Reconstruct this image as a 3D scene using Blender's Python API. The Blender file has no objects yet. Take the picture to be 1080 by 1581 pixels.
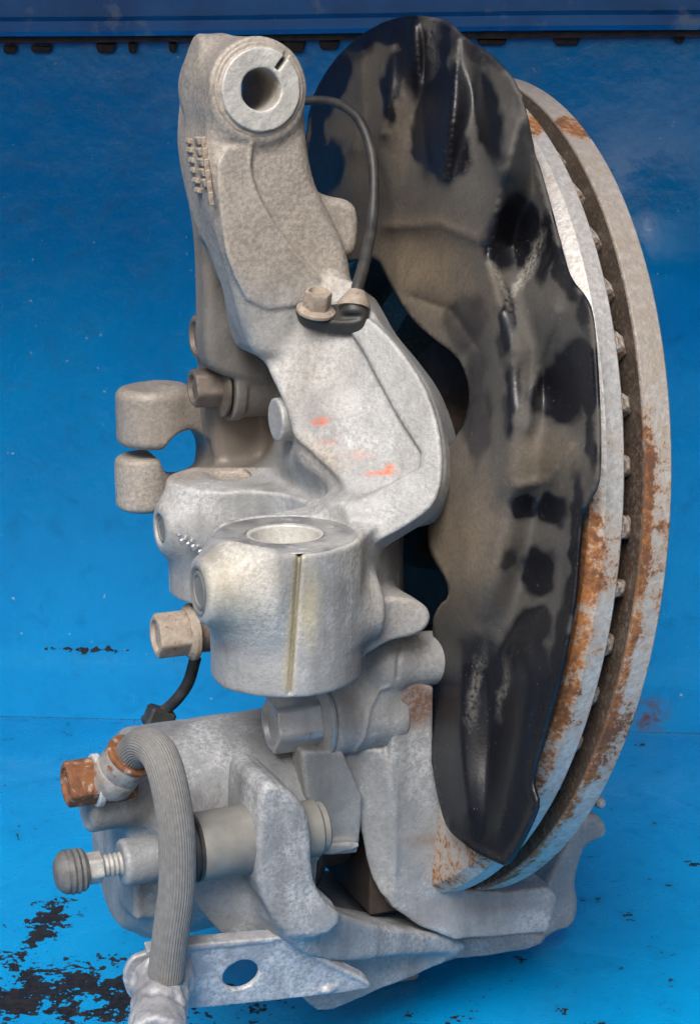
import bpy, bmesh, math, random
import numpy as np
from mathutils import Vector, Matrix
from mathutils.geometry import delaunay_2d_cdt
random.seed(7); rng = np.random.default_rng(7)
sc = bpy.context.scene
COL = sc.collection
R = math.radians
# ------------------------------------------------------------------ camera, sky, sun, exposure
PITCH = R(14.0); FPX = 2885.0; CAM_Y, CAM_Z = -730.0, 404.0          # millimetres; metres on the objects
cam = bpy.data.cameras.new('camera'); cam_o = bpy.data.objects.new('camera', cam); COL.objects.link(cam_o)
cam.sensor_fit = 'VERTICAL'; cam.sensor_height = 24.0; cam.lens = 24.0 * FPX / 1581.0
cam.clip_start = 0.02; cam.clip_end = 200.0
cam_o.location = (0, CAM_Y * .001, CAM_Z * .001); cam_o.rotation_euler = (math.pi / 2 - PITCH, 0, 0)
sc.camera = cam_o
SUN_EL, SUN_AZ = R(47), R(194)      # azimuth clockwise from +Y: the light comes over the viewer's right shoulder
world = bpy.data.worlds.new('World'); sc.world = world; world.use_nodes = True
wn = world.node_tree; bg = wn.nodes['Background']
sky = wn.nodes.new('ShaderNodeTexSky'); sky.sky_type = 'NISHITA'; sky.sun_disc = False
sky.sun_elevation = SUN_EL; sky.sun_rotation = SUN_AZ; sky.air_density = 1.0; sky.dust_density = 6.0; sky.ozone_density = 0.3
wn.links.new(sky.outputs[0], bg.inputs[0]); bg.inputs[1].default_value = 0.10
sun = bpy.data.lights.new('sun', 'SUN'); sun.energy = 3.1; sun.angle = R(30); sun.color = (1, .995, .985)
sun_o = bpy.data.objects.new('sun', sun); COL.objects.link(sun_o)
sdir = Vector((math.sin(SUN_AZ) * math.cos(SUN_EL), math.cos(SUN_AZ) * math.cos(SUN_EL), math.sin(SUN_EL)))
sun_o.rotation_euler = sdir.to_track_quat('Z', 'Y').to_euler(); sun_o.location = sdir * 5
sc.view_settings.view_transform = 'Standard'; sc.view_settings.look = 'None'
sc.view_settings.gamma = 1.0; sc.view_settings.exposure = 0.05; sc.view_settings.use_curve_mapping = False
sc.render.engine = 'CYCLES'; sc.cycles.use_denoising = True
sc.cycles.max_bounces = 5; sc.cycles.diffuse_bounces = 3; sc.cycles.glossy_bounces = 3; sc.cycles.use_adaptive_sampling = True; sc.cycles.adaptive_threshold = .03

SHELF_FRONT = -148.0   # front edge of the shelf above the bay, millimetres
# ------------------------------------------------------------------ frames: the assembly stands turned by YAW on the floor
YAW = R(22.36); TILT = R(-6.1)
RZ = np.array([[math.cos(YAW), math.sin(YAW), 0], [-math.sin(YAW), math.cos(YAW), 0], [0, 0, 1]])   # world -> assembly
EYE = RZ @ np.array([0, CAM_Y, CAM_Z])
DISC_C = RZ @ np.array([31.76, 56.39, 220.73]); DISC_N = np.array([math.cos(TILT), 0, math.sin(TILT)])
X, Y, Z = np.eye(3)
def ray(px, py):
    return RZ @ np.array([(px - 540) / FPX, math.cos(PITCH) + math.sin(PITCH) * (790.5 - py) / FPX, -math.sin(PITCH) + math.cos(PITCH) * (790.5 - py) / FPX])
def on(px, py, o, n):
    d = ray(px, py); return EYE + d * (np.dot(np.asarray(o) - EYE, n) / np.dot(d, n))
def aty(px, py, y): return on(px, py, (0, y, 0), Y)
def atz(px, py, z): return on(px, py, (0, 0, z), Z)
def atd(px, py, off): return on(px, py, DISC_C + DISC_N * off, DISC_N)
def to_px(P):
    P = np.asarray(P, float); w = P @ RZ - np.array([0, CAM_Y, CAM_Z])
    f = w[..., 1] * math.cos(PITCH) - w[..., 2] * math.sin(PITCH); u = w[..., 1] * math.sin(PITCH) + w[..., 2] * math.cos(PITCH)
    return 540 + FPX * w[..., 0] / f, 790.5 - FPX * u / f
def norm(v): v = np.asarray(v, float); return v / np.linalg.norm(v)

# ------------------------------------------------------------------ materials
def mat(name):
    m = bpy.data.materials.new(name); m.use_nodes = True; nt = m.node_tree
    return m, nt, nt.nodes['Principled BSDF']
def lk(nt, a, b): nt.links.new(a, b)
def coord(nt): return nt.nodes.new('ShaderNodeTexCoord').outputs['Object']
def noise(nt, co, scale, detail=3, rough=.55, dist=0.0):
    n = nt.nodes.new('ShaderNodeTexNoise'); n.inputs['Scale'].default_value = scale; n.inputs['Detail'].default_value = detail
    n.inputs['Roughness'].default_value = rough; n.inputs['Distortion'].default_value = dist; lk(nt, co, n.inputs['Vector']); return n.outputs['Fac']
def rampf(nt, f, a, b, lo=0.0, hi=1.0):
    n = nt.nodes.new('ShaderNodeMapRange'); n.inputs[1].default_value = a; n.inputs[2].default_value = b
    n.inputs[3].default_value = lo; n.inputs[4].default_value = hi; lk(nt, f, n.inputs[0]); return n.outputs[0]
def mathn(nt, op, a, b=None, clamp=False):
    n = nt.nodes.new('ShaderNodeMath'); n.operation = op; n.use_clamp = clamp
    for i, v in enumerate((a, b)):
        if v is None: continue
        if isinstance(v, (int, float)): n.inputs[i].default_value = v
        else: lk(nt, v, n.inputs[i])
    return n.outputs[0]
def mix(nt, f, a, b):
    n = nt.nodes.new('ShaderNodeMix'); n.data_type = 'RGBA'
    for s, v in ((n.inputs[0], f), (n.inputs[6], a), (n.inputs[7], b)):
        if isinstance(v, (int, float)): s.default_value = v if s is n.inputs[0] or s.type == 'VALUE' else (v, v, v, 1)
        elif isinstance(v, tuple): s.default_value = (*v, 1)
        else: lk(nt, v, s)
    return n.outputs[2]
def attr(nt, name):
    n = nt.nodes.new('ShaderNodeAttribute'); n.attribute_name = name; return n.outputs['Fac']
def bump(nt, p, h, strength=.5, dist=.001):
    n = nt.nodes.new('ShaderNodeBump'); n.inputs['Strength'].default_value = strength; n.inputs['Distance'].default_value = dist
    lk(nt, h, n.inputs['Height']); lk(nt, n.outputs[0], p.inputs['Normal'])
def setv(p, **kw):
    for k, v in kw.items(): p.inputs[k.replace('_', ' ')].default_value = v

def cast_material(name, dark, light, fleck, metal=.15, chalk=(.52, .68), rough=(.45, .70), bumps=.36):
    m, nt, p = mat(name); co = coord(nt)
    mott = noise(nt, co, 26, 5, .66, .4); fine = noise(nt, co, 560, 3, .68); spk = noise(nt, co, 1000, 1, .5, 1.2)
    c = mix(nt, rampf(nt, mott, .3, .7), dark, light)
    c = mix(nt, rampf(nt, fine, .34, .54, .30, 0), c, tuple(x * .55 for x in dark))                       # pits
    c = mix(nt, mathn(nt, 'MULTIPLY', rampf(nt, mott, *chalk), rampf(nt, fine, .42, .60, 0, .6), True), c, fleck)   # chalky oxide
    c = mix(nt, mathn(nt, 'MULTIPLY', rampf(nt, spk, .60, .74, 0, .5), rampf(nt, mott, .42, .58), True), c, fleck)
    mp = nt.nodes.new('ShaderNodeMapping'); mp.inputs['Scale'].default_value = (1, 1, .16); lk(nt, co, mp.inputs['Vector'])
    c = mix(nt, rampf(nt, noise(nt, mp.outputs[0], 75, 3, .6), .50, .74, 0, .55), c, tuple(x * .5 * w for x, w in zip(dark, (1.04, 1, .94))))   # run-down grime streaks
    geo = nt.nodes.new('ShaderNodeNewGeometry'); c = mix(nt, mathn(nt, 'MULTIPLY', rampf(nt, geo.outputs['Pointiness'], .515, .58, 0, .55), rampf(nt, fine, .38, .6, .3, 1), True), c, fleck)   # rubbed edges
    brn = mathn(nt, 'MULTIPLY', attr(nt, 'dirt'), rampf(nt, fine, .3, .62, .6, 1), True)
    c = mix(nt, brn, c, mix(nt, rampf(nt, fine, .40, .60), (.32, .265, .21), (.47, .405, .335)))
    c = mix(nt, mathn(nt, 'MULTIPLY', attr(nt, 'stain'), rampf(nt, mott, .3, .6, .45, 1), True), c, (.60, .46, .17))
    c = mix(nt, mathn(nt, 'MULTIPLY', attr(nt, 'grease_shade'), rampf(nt, fine, .3, .6, .6, 1), True), c, (.05, .042, .036))
    c = mix(nt, mathn(nt, 'MULTIPLY', attr(nt, 'orange'), rampf(nt, fine, .40, .54), True), c, (.72, .20, .11))
    c = mix(nt, mathn(nt, 'MULTIPLY', attr(nt, 'rust'), rampf(nt, fine, .36, .55, .2, 1), True), c, (.17, .085, .05))
    lk(nt, c, p.inputs['Base Color'])
    lk(nt, rampf(nt, mott, .3, .7, *rough), p.inputs['Roughness']); p.inputs['Metallic'].default_value = metal
    bump(nt, p, mathn(nt, 'ADD', noise(nt, co, 700, 2, .7), mathn(nt, 'MULTIPLY', noise(nt, co, 130, 1), .6)), bumps * 1.25, .0006); return m
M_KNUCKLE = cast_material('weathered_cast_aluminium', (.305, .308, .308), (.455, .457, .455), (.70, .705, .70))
M_CALIPER = cast_material('dull_caliper_casting', (.21, .218, .228), (.345, .355, .365), (.60, .61, .62), .12, (.51, .68))
M_BRACKET = cast_material('grey_bracket_casting', (.225, .23, .235), (.365, .37, .375), (.60, .605, .61), .12, (.52, .68))
M_ZINC = cast_material('corroded_zinc_plate', (.30, .305, .33), (.46, .465, .485), (.72, .72, .72), .25, (.46, .58))
M_BUSH = cast_material('pale_bushing_steel', (.50, .49, .46), (.70, .69, .65), (.80, .79, .75), .2)

def simple(name, col, rough=.5, metal=0.0, col2=None, sc_=200, bs=.15, spots=None):
    m, nt, p = mat(name); co = coord(nt)
    f = noise(nt, co, sc_, 4, .6); c = mix(nt, rampf(nt, f, .35, .65), col, col2 or tuple(x * .6 for x in col))
    if spots: c = mix(nt, rampf(nt, noise(nt, co, sc_ * 1.7, 3, .6), *spots[0]), c, spots[1])
    lk(nt, c, p.inputs['Base Color']); setv(p, Roughness=rough, Metallic=metal); bump(nt, p, noise(nt, co, sc_ * 3, 3), bs, .0006); return m
M_RUBBER = simple('black_rubber', (.022, .022, .022), .5, 0, (.05, .048, .045), 120)
M_HOSE = simple('dusty_hose_rubber', (.16, .16, .155), .6, 0, (.21, .205, .20), 400, .3)
M_CABLE = simple('dusty_cable_rubber', (.022, .022, .022), .5, 0, (.055, .052, .05), 150)
M_BOLT = simple('plated_steel_bolt', (.50, .51, .52), .42, .4, (.38, .39, .40), 150, .2, ((.66, .78), (.20, .13, .09)))
M_DUSTYBOLT = simple('dirt_coated_bolt', (.42, .36, .30), .7, .1, (.30, .24, .19), 250, .4, ((.60, .70), (.23, .10, .04)))
M_GREASYBOLT = simple('brown_grimy_bolt', (.20, .165, .135), .6, .25, (.12, .095, .08), 150, .3)
M_RUST = simple('orange_rust', (.26, .105, .04), .8, .1, (.13, .05, .025), 180, .7, ((.56, .68), (.42, .33, .26)))
M_THREAD = simple('oxidised_thread', (.50, .50, .48), .6, .3, (.33, .32, .30), 250, .4)
M_WHITE = simple('white_washer', (.68, .70, .70), .5, .2, (.5, .5, .5), 200)
M_SLEEVE = simple('grimy_sleeve_steel', (.15, .147, .137), .6, .1, (.23, .225, .205), 60, .2)
M_FACE = simple('smeared_machined_face', (.50, .50, .49), .45, .35, (.22, .22, .225), 75, .25, ((.58, .7), (.66, .66, .64)))
M_PAD = simple('dark_brake_pad', (.03, .024, .02), .8, .1, (.06, .04, .03), 120, .4)
M_GREY_RUBBER = simple('grey_cap_rubber', (.10, .10, .10), .65, 0, (.16, .16, .155), 250, .3)

def disc_material():
    m, nt, p = mat('rusted_disc_iron'); co = coord(nt)
    big = noise(nt, co, 34, 2, .6, .4); med = noise(nt, co, 230, 4, .75, .3); fine = noise(nt, co, 500, 3, .6)
    c = mix(nt, rampf(nt, fine, .3, .7), (.36, .35, .335), (.58, .575, .56))
    c = mix(nt, mathn(nt, 'MULTIPLY', attr(nt, 'tan'), rampf(nt, med, .3, .7, .35, .9), True), c, (.33, .265, .20))
    r = mathn(nt, 'ADD', mathn(nt, 'ADD', mathn(nt, 'MULTIPLY', big, .38), mathn(nt, 'ADD', mathn(nt, 'MULTIPLY', med, .52), mathn(nt, 'MULTIPLY', fine, .25))), attr(nt, 'rust'))
    rc = mix(nt, rampf(nt, mathn(nt, 'ADD', mathn(nt, 'MULTIPLY', fine, .5), mathn(nt, 'MULTIPLY', big, .5)), .40, .58), (.44, .17, .04), (.13, .055, .028))
    c = mix(nt, rampf(nt, r, .66, .78, 0, .6), c, (.40, .27, .17)); c = mix(nt, rampf(nt, r, .755, .83, 0, .95), c, rc)
    c = mix(nt, mathn(nt, 'MULTIPLY', attr(nt, 'grease_shade'), rampf(nt, fine, .3, .6, .8, 1), True), c, mix(nt, rampf(nt, fine, .45, .68), (.045, .033, .026), (.17, .13, .10)))
    lk(nt, c, p.inputs['Base Color']); lk(nt, rampf(nt, r, .74, .85, .48, .85), p.inputs['Roughness']); p.inputs['Metallic'].default_value = .25
    bump(nt, p, mathn(nt, 'ADD', med, mathn(nt, 'MULTIPLY', fine, .7)), .45, .0009); return m
M_DISC = disc_material()
def shield_material():
    m, nt, p = mat('dusty_black_shield_paint'); co = coord(nt)
    med = noise(nt, co, 90, 5, .75, .4); fine = noise(nt, co, 600, 3, .6)
    d = mathn(nt, 'ADD', attr(nt, 'dust'), mathn(nt, 'MULTIPLY', mathn(nt, 'SUBTRACT', med, .5), .42))
    d = rampf(nt, d, .18, .74)
    brown = mix(nt, attr(nt, 'brown'), (.092, .085, .076), (.185, .14, .092))
    dc = mix(nt, rampf(nt, fine, .35, .8, 0, .6), brown, (.055, .048, .042))
    c = mix(nt, d, (.006, .0065, .010), dc)
    c = mix(nt, mathn(nt, 'MULTIPLY', rampf(nt, noise(nt, co, 900, 2), .68, .74), .5), c, (.22, .20, .18))
    c = mix(nt, mathn(nt, 'MULTIPLY', attr(nt, 'scratch'), rampf(nt, fine, .35, .6), True), c, (.30, .28, .25))
    lk(nt, c, p.inputs['Base Color']); lk(nt, rampf(nt, d, 0, 1, .38, .85), p.inputs['Roughness'])
    bump(nt, p, mathn(nt, 'ADD', med, mathn(nt, 'MULTIPLY', fine, .25)), .22, .0012); return m
M_SHIELD = shield_material()
def blue_material(name, floor):
    m, nt, p = mat(name); co = coord(nt)
    lo = noise(nt, co, 11, 3, .6); med = noise(nt, co, 60, 4, .68, .6); fine = noise(nt, co, 340, 2, .6); mp = nt.nodes.new('ShaderNodeMapping')
    mp.inputs['Scale'].default_value = (1, 7, 1) if floor else (6, 1, 1); mp.inputs['Rotation'].default_value = (0, 0, .5 if floor else 0)
    lk(nt, co, mp.inputs['Vector']); scr = noise(nt, mp.outputs[0], 110, 2, .6)
    c = mix(nt, rampf(nt, lo, .3, .7), (.0, .235, .54), (.0, .29, .63))
    c = mix(nt, rampf(nt, med, .52, .78, 0, .5), c, (.0, .14, .32))
    c = mix(nt, rampf(nt, scr, .66, .76, 0, .4), c, (.07, .36, .66))
    c = mix(nt, mathn(nt, 'MULTIPLY', rampf(nt, scr, .20, .30, 1, 0), .5), c, (.002, .07, .2))
    chip = mathn(nt, 'ADD', mathn(nt, 'MULTIPLY', attr(nt, 'chip'), .37), mathn(nt, 'MULTIPLY', mathn(nt, 'SUBTRACT', mathn(nt, 'ADD', mathn(nt, 'MULTIPLY', med, .7), mathn(nt, 'MULTIPLY', fine, .3)), .5), 2.7))
    ch = rampf(nt, chip, .36 if floor else .47, .39 if floor else .50)
    c = mix(nt, ch, c, mix(nt, rampf(nt, fine, .4, .62), (.006, .006, .008), (.022, .018, .017)))
    c = mix(nt, rampf(nt, noise(nt, co, 230, 1), .775, .79), c, (.02, .025, .03) if floor else (.25, .42, .58))
    c = mix(nt, mathn(nt, 'MULTIPLY', attr(nt, 'rust'), rampf(nt, med, .35, .55), True), c, (.13, .05, .025))
    lk(nt, c, p.inputs['Base Color'])
    rr = mix(nt, ch, rampf(nt, med, .3, .7, .14 if not floor else .20, .32 if not floor else .45), .6)
    lk(nt, rr, p.inputs['Roughness'])
    p.inputs['Specular IOR Level'].default_value = .38
    bump(nt, p, mathn(nt, 'SUBTRACT', mathn(nt, 'ADD', mathn(nt, 'MULTIPLY', lo if floor else noise(nt, co, 38, 2, .5), 2.4), mathn(nt, 'MULTIPLY', fine, .25)), ch), .5 if not floor else .35, .0012); return m
M_WALL = blue_material('glossy_blue_wall_paint', False)
M_FLOOR = blue_material('scuffed_blue_floor_paint', True)
M_BEAM = simple('worn_blue_beam_paint', (.008, .13, .34), .35, 0, (.014, .19, .46), 30, .4, ((.60, .72), (.20, .28, .40)))
M_RUST_GAP = simple('rust_and_gap_shade', (.085, .045, .032), .85, 0, (.035, .022, .02), 120, .5)

# ------------------------------------------------------------------ mesh helpers (assembly millimetres in, metres out)
root = bpy.data.objects.new('brake_assembly', None); COL.objects.link(root)
root.rotation_euler = (0, 0, YAW); root.empty_display_size = .05
root['label'] = 'grey cast steering knuckle with rusty brake disc and caliper standing on blue floor'; root['category'] = 'brake assembly'
def link(name, me, m, parent=root, smooth=True, label=None):
    o = bpy.data.objects.new(name, me); COL.objects.link(o); me.materials.append(m)
    if parent is not None: o.parent = parent
    if smooth: me.polygons.foreach_set('use_smooth', np.ones(len(me.polygons), bool))
    if label: o['label'] = label
    return o
def pydata(name, v, f):
    me = bpy.data.meshes.new(name); me.from_pydata((np.asarray(v, float) * .001).tolist(), [], f); me.update(); return me
def float_attr(me, name, vals):
    a = me.attributes.new(name, 'FLOAT', 'POINT'); a.data.foreach_set('value', np.asarray(vals, np.float32))
def frame(d):
    d = norm(d); h = np.array([0, 0, 1.]) if abs(d[2]) < .9 else np.array([0, 1., 0]); u = norm(np.cross(h, d)); return u, np.cross(d, u), d
def auto_smooth(o, ang=35):
    me = o.data; me.set_sharp_from_angle(angle=R(ang)); return o
def lathe(name, m, a, axis, prof, seg=40, parent=root, label=None, wob=0, hexr=None):
    """prof: list of (t along axis, r); hexr: set of profile indices drawn as hexagon"""
    u, v, d = frame(axis); a = np.asarray(a, float); V = []; Fc = []
    for i, (t, r) in enumerate(prof):
        for k in range(seg):
            th = 2 * math.pi * k / seg; rr = r * (1 + wob * math.sin(3 * th + i))
            if hexr and i in hexr: rr *= math.cos(math.pi / 6) / math.cos((th + .2) % (math.pi / 3) - math.pi / 6)
            V.append(a + d * t + (u * math.cos(th) + v * math.sin(th)) * rr)
    n = len(prof)
    for i in range(n - 1):
        for k in range(seg):
            k2 = (k + 1) % seg; Fc.append((i * seg + k, i * seg + k2, (i + 1) * seg + k2, (i + 1) * seg + k))
    if prof[0][1] > 1e-6 and prof[0] != prof[-1]:
        Fc.append(tuple(range(seg - 1, -1, -1))); Fc.append(tuple((n - 1) * seg + k for k in range(seg)))
    o = link(name, pydata(name, V, Fc), m, parent, True, label); return auto_smooth(o, 32)
def spline(P, n):
    P = np.asarray(P, float); Q = np.vstack([2 * P[0] - P[1], P, 2 * P[-1] - P[-2]]); out = []
    for i in range(len(P) - 1):
        p0, p1, p2, p3 = Q[i:i + 4]
        for t in np.linspace(0, 1, n, endpoint=False):
            out.append(.5 * ((2 * p1) + (-p0 + p2) * t + (2 * p0 - 5 * p1 + 4 * p2 - p3) * t * t + (-p0 + 3 * p1 - 3 * p2 + p3) * t ** 3))
    out.append(P[-1]); return np.array(out)
def tube(name, m, P, r, seg=24, n=10, parent=root, flutes=0, depth=.04, label=None):
    C = spline(P, n); V = []; Fc = []; t0 = norm(C[1] - C[0]); u = frame(t0)[0]
    for i, c in enumerate(C):
        t = norm(C[min(i + 1, len(C) - 1)] - C[max(i - 1, 0)]); u = norm(u - t * np.dot(u, t)); v = np.cross(t, u)
        rr0 = r(i / (len(C) - 1)) if callable(r) else r
        for k in range(seg):
            th = 2 * math.pi * k / seg; rr = rr0 * (1 - (depth * (.5 + .5 * math.cos(flutes * th)) ** 2 if flutes else 0))
            V.append(c + (u * math.cos(th) + v * math.sin(th)) * rr)
    for i in range(len(C) - 1):
        for k in range(seg):
            k2 = (k + 1) % seg; Fc.append((i * seg + k, i * seg + k2, (i + 1) * seg + k2, (i + 1) * seg + k))
    Fc.append(tuple(range(seg - 1, -1, -1))); Fc.append(tuple((len(C) - 1) * seg + k for k in range(seg)))
    return link(name, pydata(name, V, Fc), m, parent, True, label)
def bevel_mod(o, w, seg=2):
    b = o.modifiers.new('bevel', 'BEVEL'); b.width = w * .001; b.segments = seg; b.limit_method = 'ANGLE'; b.angle_limit = R(35); return o
def hex_bolt(name, m, a, axis, across, length, flange_r=None, flange_t=2.2, parent=root, label=None, washer=0, dish=True):
    """a = seat point, axis points outwards; flange, washer face, hexagon head with chamfer and a shallow dish"""
    r = across / 2 / math.cos(math.pi / 6); prof = []; hx = set(); t = 0
    if flange_r:
        prof += [(0, flange_r - .4), (.5, flange_r), (flange_t * .55, flange_r), (flange_t, r * 1.02)]; t = flange_t
    i = len(prof); hx |= {i, i + 1, i + 2}
    prof += [(t, r), (t + length - 1.2, r), (t + length - .3, r * .965)]
    prof += [(t + length, r * .84), (t + length, r * .70)] + ([(t + length - 1.6, r * .60), (t + length - 1.6, .01)] if dish else [(t + length + .1, .01)])
    return lathe(name, m, a, axis, prof, 48, parent, label, 0, hx)

# ------------------------------------------------------------------ distance-field casting kit
def chaikin(p, n=2):
    p = np.asarray(p, float)
    for _ in range(n):
        q = np.roll(p, -1, 0); p = np.stack([.75 * p + .25 * q, .25 * p + .75 * q], 1).reshape(-1, 2)
    return p
def poly_sd(u, v, poly):
    d2 = np.full(u.shape, 1e9, np.float32); ins = np.zeros(u.shape, bool); n = len(poly)
    for i in range(n):
        ax, ay = poly[i]; bx, by = poly[(i + 1) % n]; ex, ey = bx - ax, by - ay; L = ex * ex + ey * ey
        if L < 1e-9: continue
        wx, wy = u - ax, v - ay; t = np.clip((wx * ex + wy * ey) / L, 0, 1)
        d2 = np.minimum(d2, (wx - ex * t) ** 2 + (wy - ey * t) ** 2)
        if ay != by: ins ^= ((ay > v) != (by > v)) & (u < ex * (v - ay) / ey + ax)
    d = np.sqrt(d2); return np.where(ins, -d, d)
def line_dist(u, v, pts):
    d2 = np.full(u.shape, 1e9)
    for (ax, ay), (bx, by) in zip(pts[:-1], pts[1:]):
        ex, ey = bx - ax, by - ay; t = np.clip(((u - ax) * ex + (v - ay) * ey) / (ex * ex + ey * ey + 1e-9), 0, 1)
        d2 = np.minimum(d2, (u - ax - ex * t) ** 2 + (v - ay - ey * t) ** 2)
    return np.sqrt(d2)
class Casting:
    def __init__(s, lo, hi, h):
        s.lo = np.asarray(lo, float); s.h = h; s.n = np.ceil((np.asarray(hi) - s.lo) / h).astype(int) + 1
        s.D = np.full(s.n, 60., np.float32)
    def block(s, lo, hi):
        a = np.clip(np.floor((np.asarray(lo) - s.lo) / s.h).astype(int), 0, s.n); b = np.clip(np.ceil((np.asarray(hi) - s.lo) / s.h).astype(int) + 1, 0, s.n)
        sl = tuple(slice(i, j) for i, j in zip(a, b))
        ax = [(s.lo[i] + np.arange(a[i], b[i]) * s.h).astype(np.float32) for i in range(3)]
        return sl, ax[0][:, None, None], ax[1][None, :, None], ax[2][None, None, :]
    def comb(s, sl, d, k, sub):
        a = s.D[sl]
        if sub:
            b = -d; h = np.maximum(k - np.abs(a - b), 0) / k; s.D[sl] = np.maximum(a, b) + h * h * k * .25
        else:
            h = np.maximum(k - np.abs(a - d), 0) / k; s.D[sl] = np.minimum(a, d) - h * h * k * .25
    def plate(s, pts, o, n, t, r=3, k=4, sub=False, smooth=2, front=0, raw=False):
        """outline traced on the plane (o, n), solid from +front to -t behind it"""
        n = norm(n); u, v, _ = frame(n); o = np.asarray(o, float)
        P3 = np.array([on(px, py, o, n) for px, py in pts]) if not raw else np.asarray(pts, float)
        p2 = chaikin(np.c_[(P3 - o) @ u, (P3 - o) @ v], smooth)
        m = k + 2; C = np.vstack([P3 + n * front, P3 - n * t]); sl, x, y, z = s.block(C.min(0) - m, C.max(0) + m)
        qx, qy, qz = x - o[0], y - o[1], z - o[2]
        U = qx * u[0] + qy * u[1] + qz * u[2]; V = qx * v[0] + qy * v[1] + qz * v[2]; H = qx * n[0] + qy * n[1] + qz * n[2]
        mid, hf = (front - t) / 2, (front + t) / 2
        w1 = poly_sd(U, V, p2) + r; w2 = np.abs(H - mid) - hf + r
        d = np.minimum(np.maximum(w1, w2), 0) + np.sqrt(np.maximum(w1, 0) ** 2 + np.maximum(w2, 0) ** 2) - r
        s.comb(sl, d, k, sub)
    def py(s, pts, y, t, r=3, k=4, **kw): s.plate(pts, (0, y, 0), -Y, t, r, k, **kw)
    def cyl(s, a, b, r, rd=2, k=4, sub=False, r2=None):
        a = np.asarray(a, float); b = np.asarray(b, float); L = np.linalg.norm(b - a); d = (b - a) / L; rm = max(r, r2 or r) + k + 2
        sl, x, y, z = s.block(np.minimum(a, b) - rm, np.maximum(a, b) + rm)
        qx, qy, qz = x - a[0], y - a[1], z - a[2]; t = qx * d[0] + qy * d[1] + qz * d[2]
        rad = np.sqrt(np.maximum(qx * qx + qy * qy + qz * qz - t * t, 0)); rr = r if r2 is None else r + (r2 - r) * np.clip(t / L, 0, 1)
        w1 = rad - rr + rd; w2 = np.abs(t - L / 2) - L / 2 + rd
        s.comb(sl, np.minimum(np.maximum(w1, w2), 0) + np.sqrt(np.maximum(w1, 0) ** 2 + np.maximum(w2, 0) ** 2) - rd, k, sub)
    def chain(s, P, r, k=4, sub=False):
        P = np.asarray(P, float); r = np.broadcast_to(np.asarray(r, float), (len(P),)); rm = r.max() + k + 2
        sl, x, y, z = s.block(P.min(0) - rm, P.max(0) + rm); d = None
        for i in range(len(P) - 1):
            a, e = P[i], P[i + 1] - P[i]; L = e @ e + 1e-9
            t = np.clip(((x - a[0]) * e[0] + (y - a[1]) * e[1] + (z - a[2]) * e[2]) / L, 0, 1)
            q = np.sqrt((x - a[0] - e[0] * t) ** 2 + (y - a[1] - e[1] * t) ** 2 + (z - a[2] - e[2] * t) ** 2) - (r[i] + (r[i + 1] - r[i]) * t)
            d = q if d is None else np.minimum(d, q)
        s.comb(sl, d, k, sub)
    def ell(s, c, rad, k=4, sub=False):
        c = np.asarray(c, float); rad = np.asarray(rad, float); sl, x, y, z = s.block(c - rad - k - 2, c + rad + k + 2)
        q = np.sqrt(((x - c[0]) / rad[0]) ** 2 + ((y - c[1]) / rad[1]) ** 2 + ((z - c[2]) / rad[2]) ** 2)
        s.comb(sl, (q - 1) * rad.min(), k, sub)
    def box(s, c, hf, rot=None, r=2, k=4, sub=False):
        c = np.asarray(c, float); hf = np.asarray(hf, float); Q = np.eye(3) if rot is None else rot; rm = np.abs(Q.T) @ hf + k + 2
        sl, x, y, z = s.block(c - rm, c + rm); q = [Q[i][0] * (x - c[0]) + Q[i][1] * (y - c[1]) + Q[i][2] * (z - c[2]) for i in range(3)]
        w = [np.abs(q[i]) - hf[i] + r for i in range(3)]
        d = np.minimum(np.maximum(np.maximum(w[0], w[1]), w[2]), 0) + np.sqrt(sum(np.maximum(i, 0) ** 2 for i in w)) - r
        s.comb(sl, d, k, sub)
    def seam(s, pts, y0, y1, width, amp):
        """parting line along a traced polyline; amp > 0 cuts a groove, < 0 raises a bead"""
        C = np.array([aty(px, py, y) for px, py in pts for y in (y0, y1)]); sl, x, y, z = s.block(C.min(0) - 3, C.max(0) + 3)
        sh = s.D[sl].shape; P = np.stack([np.broadcast_to(i, sh) for i in (x, y, z)], -1); near = np.abs(s.D[sl]) < 4
        px, py = to_px(P[near]); d = line_dist(px, py, pts) * .26
        blk = s.D[sl]; blk[near] += (amp * np.exp(-(d / width) ** 2)).astype(np.float32); s.D[sl] = blk
    def wave(s, amp, L):
        x, y, z = [(s.lo[i] + np.arange(s.n[i]) * s.h).astype(np.float32) for i in range(3)]
        for j in range(3):
            f = 2 * math.pi / (L * (1 - .27 * j)); ph = rng.random(3) * 6.28
            s.D += (amp * .6 ** j) * (np.sin(x * f + ph[0])[:, None, None] * np.sin(y * f * 1.13 + ph[1])[None, :, None] * np.sin(z * f * .91 + ph[2])[None, None, :]).astype(np.float32)
    def mesh(s, name, m, parent=root, attrs=None, label=None):
        D = s.D; S = D < 0; n = np.array(D.shape); c = [slice(0, -1), slice(1, None)]
        cnt = np.zeros(n - 1, np.int8); offs = [(i, j, k) for i in (0, 1) for j in (0, 1) for k in (0, 1)]
        for i, j, k in offs: cnt += S[c[i], c[j], c[k]]
        act = np.argwhere((cnt > 0) & (cnt < 8)); idx = -np.ones(n - 1, np.int32); idx[tuple(act.T)] = np.arange(len(act))
        val = [D[act[:, 0] + i, act[:, 1] + j, act[:, 2] + k] for i, j, k in offs]
        acc = np.zeros((len(act), 3)); num = np.zeros(len(act))
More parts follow.
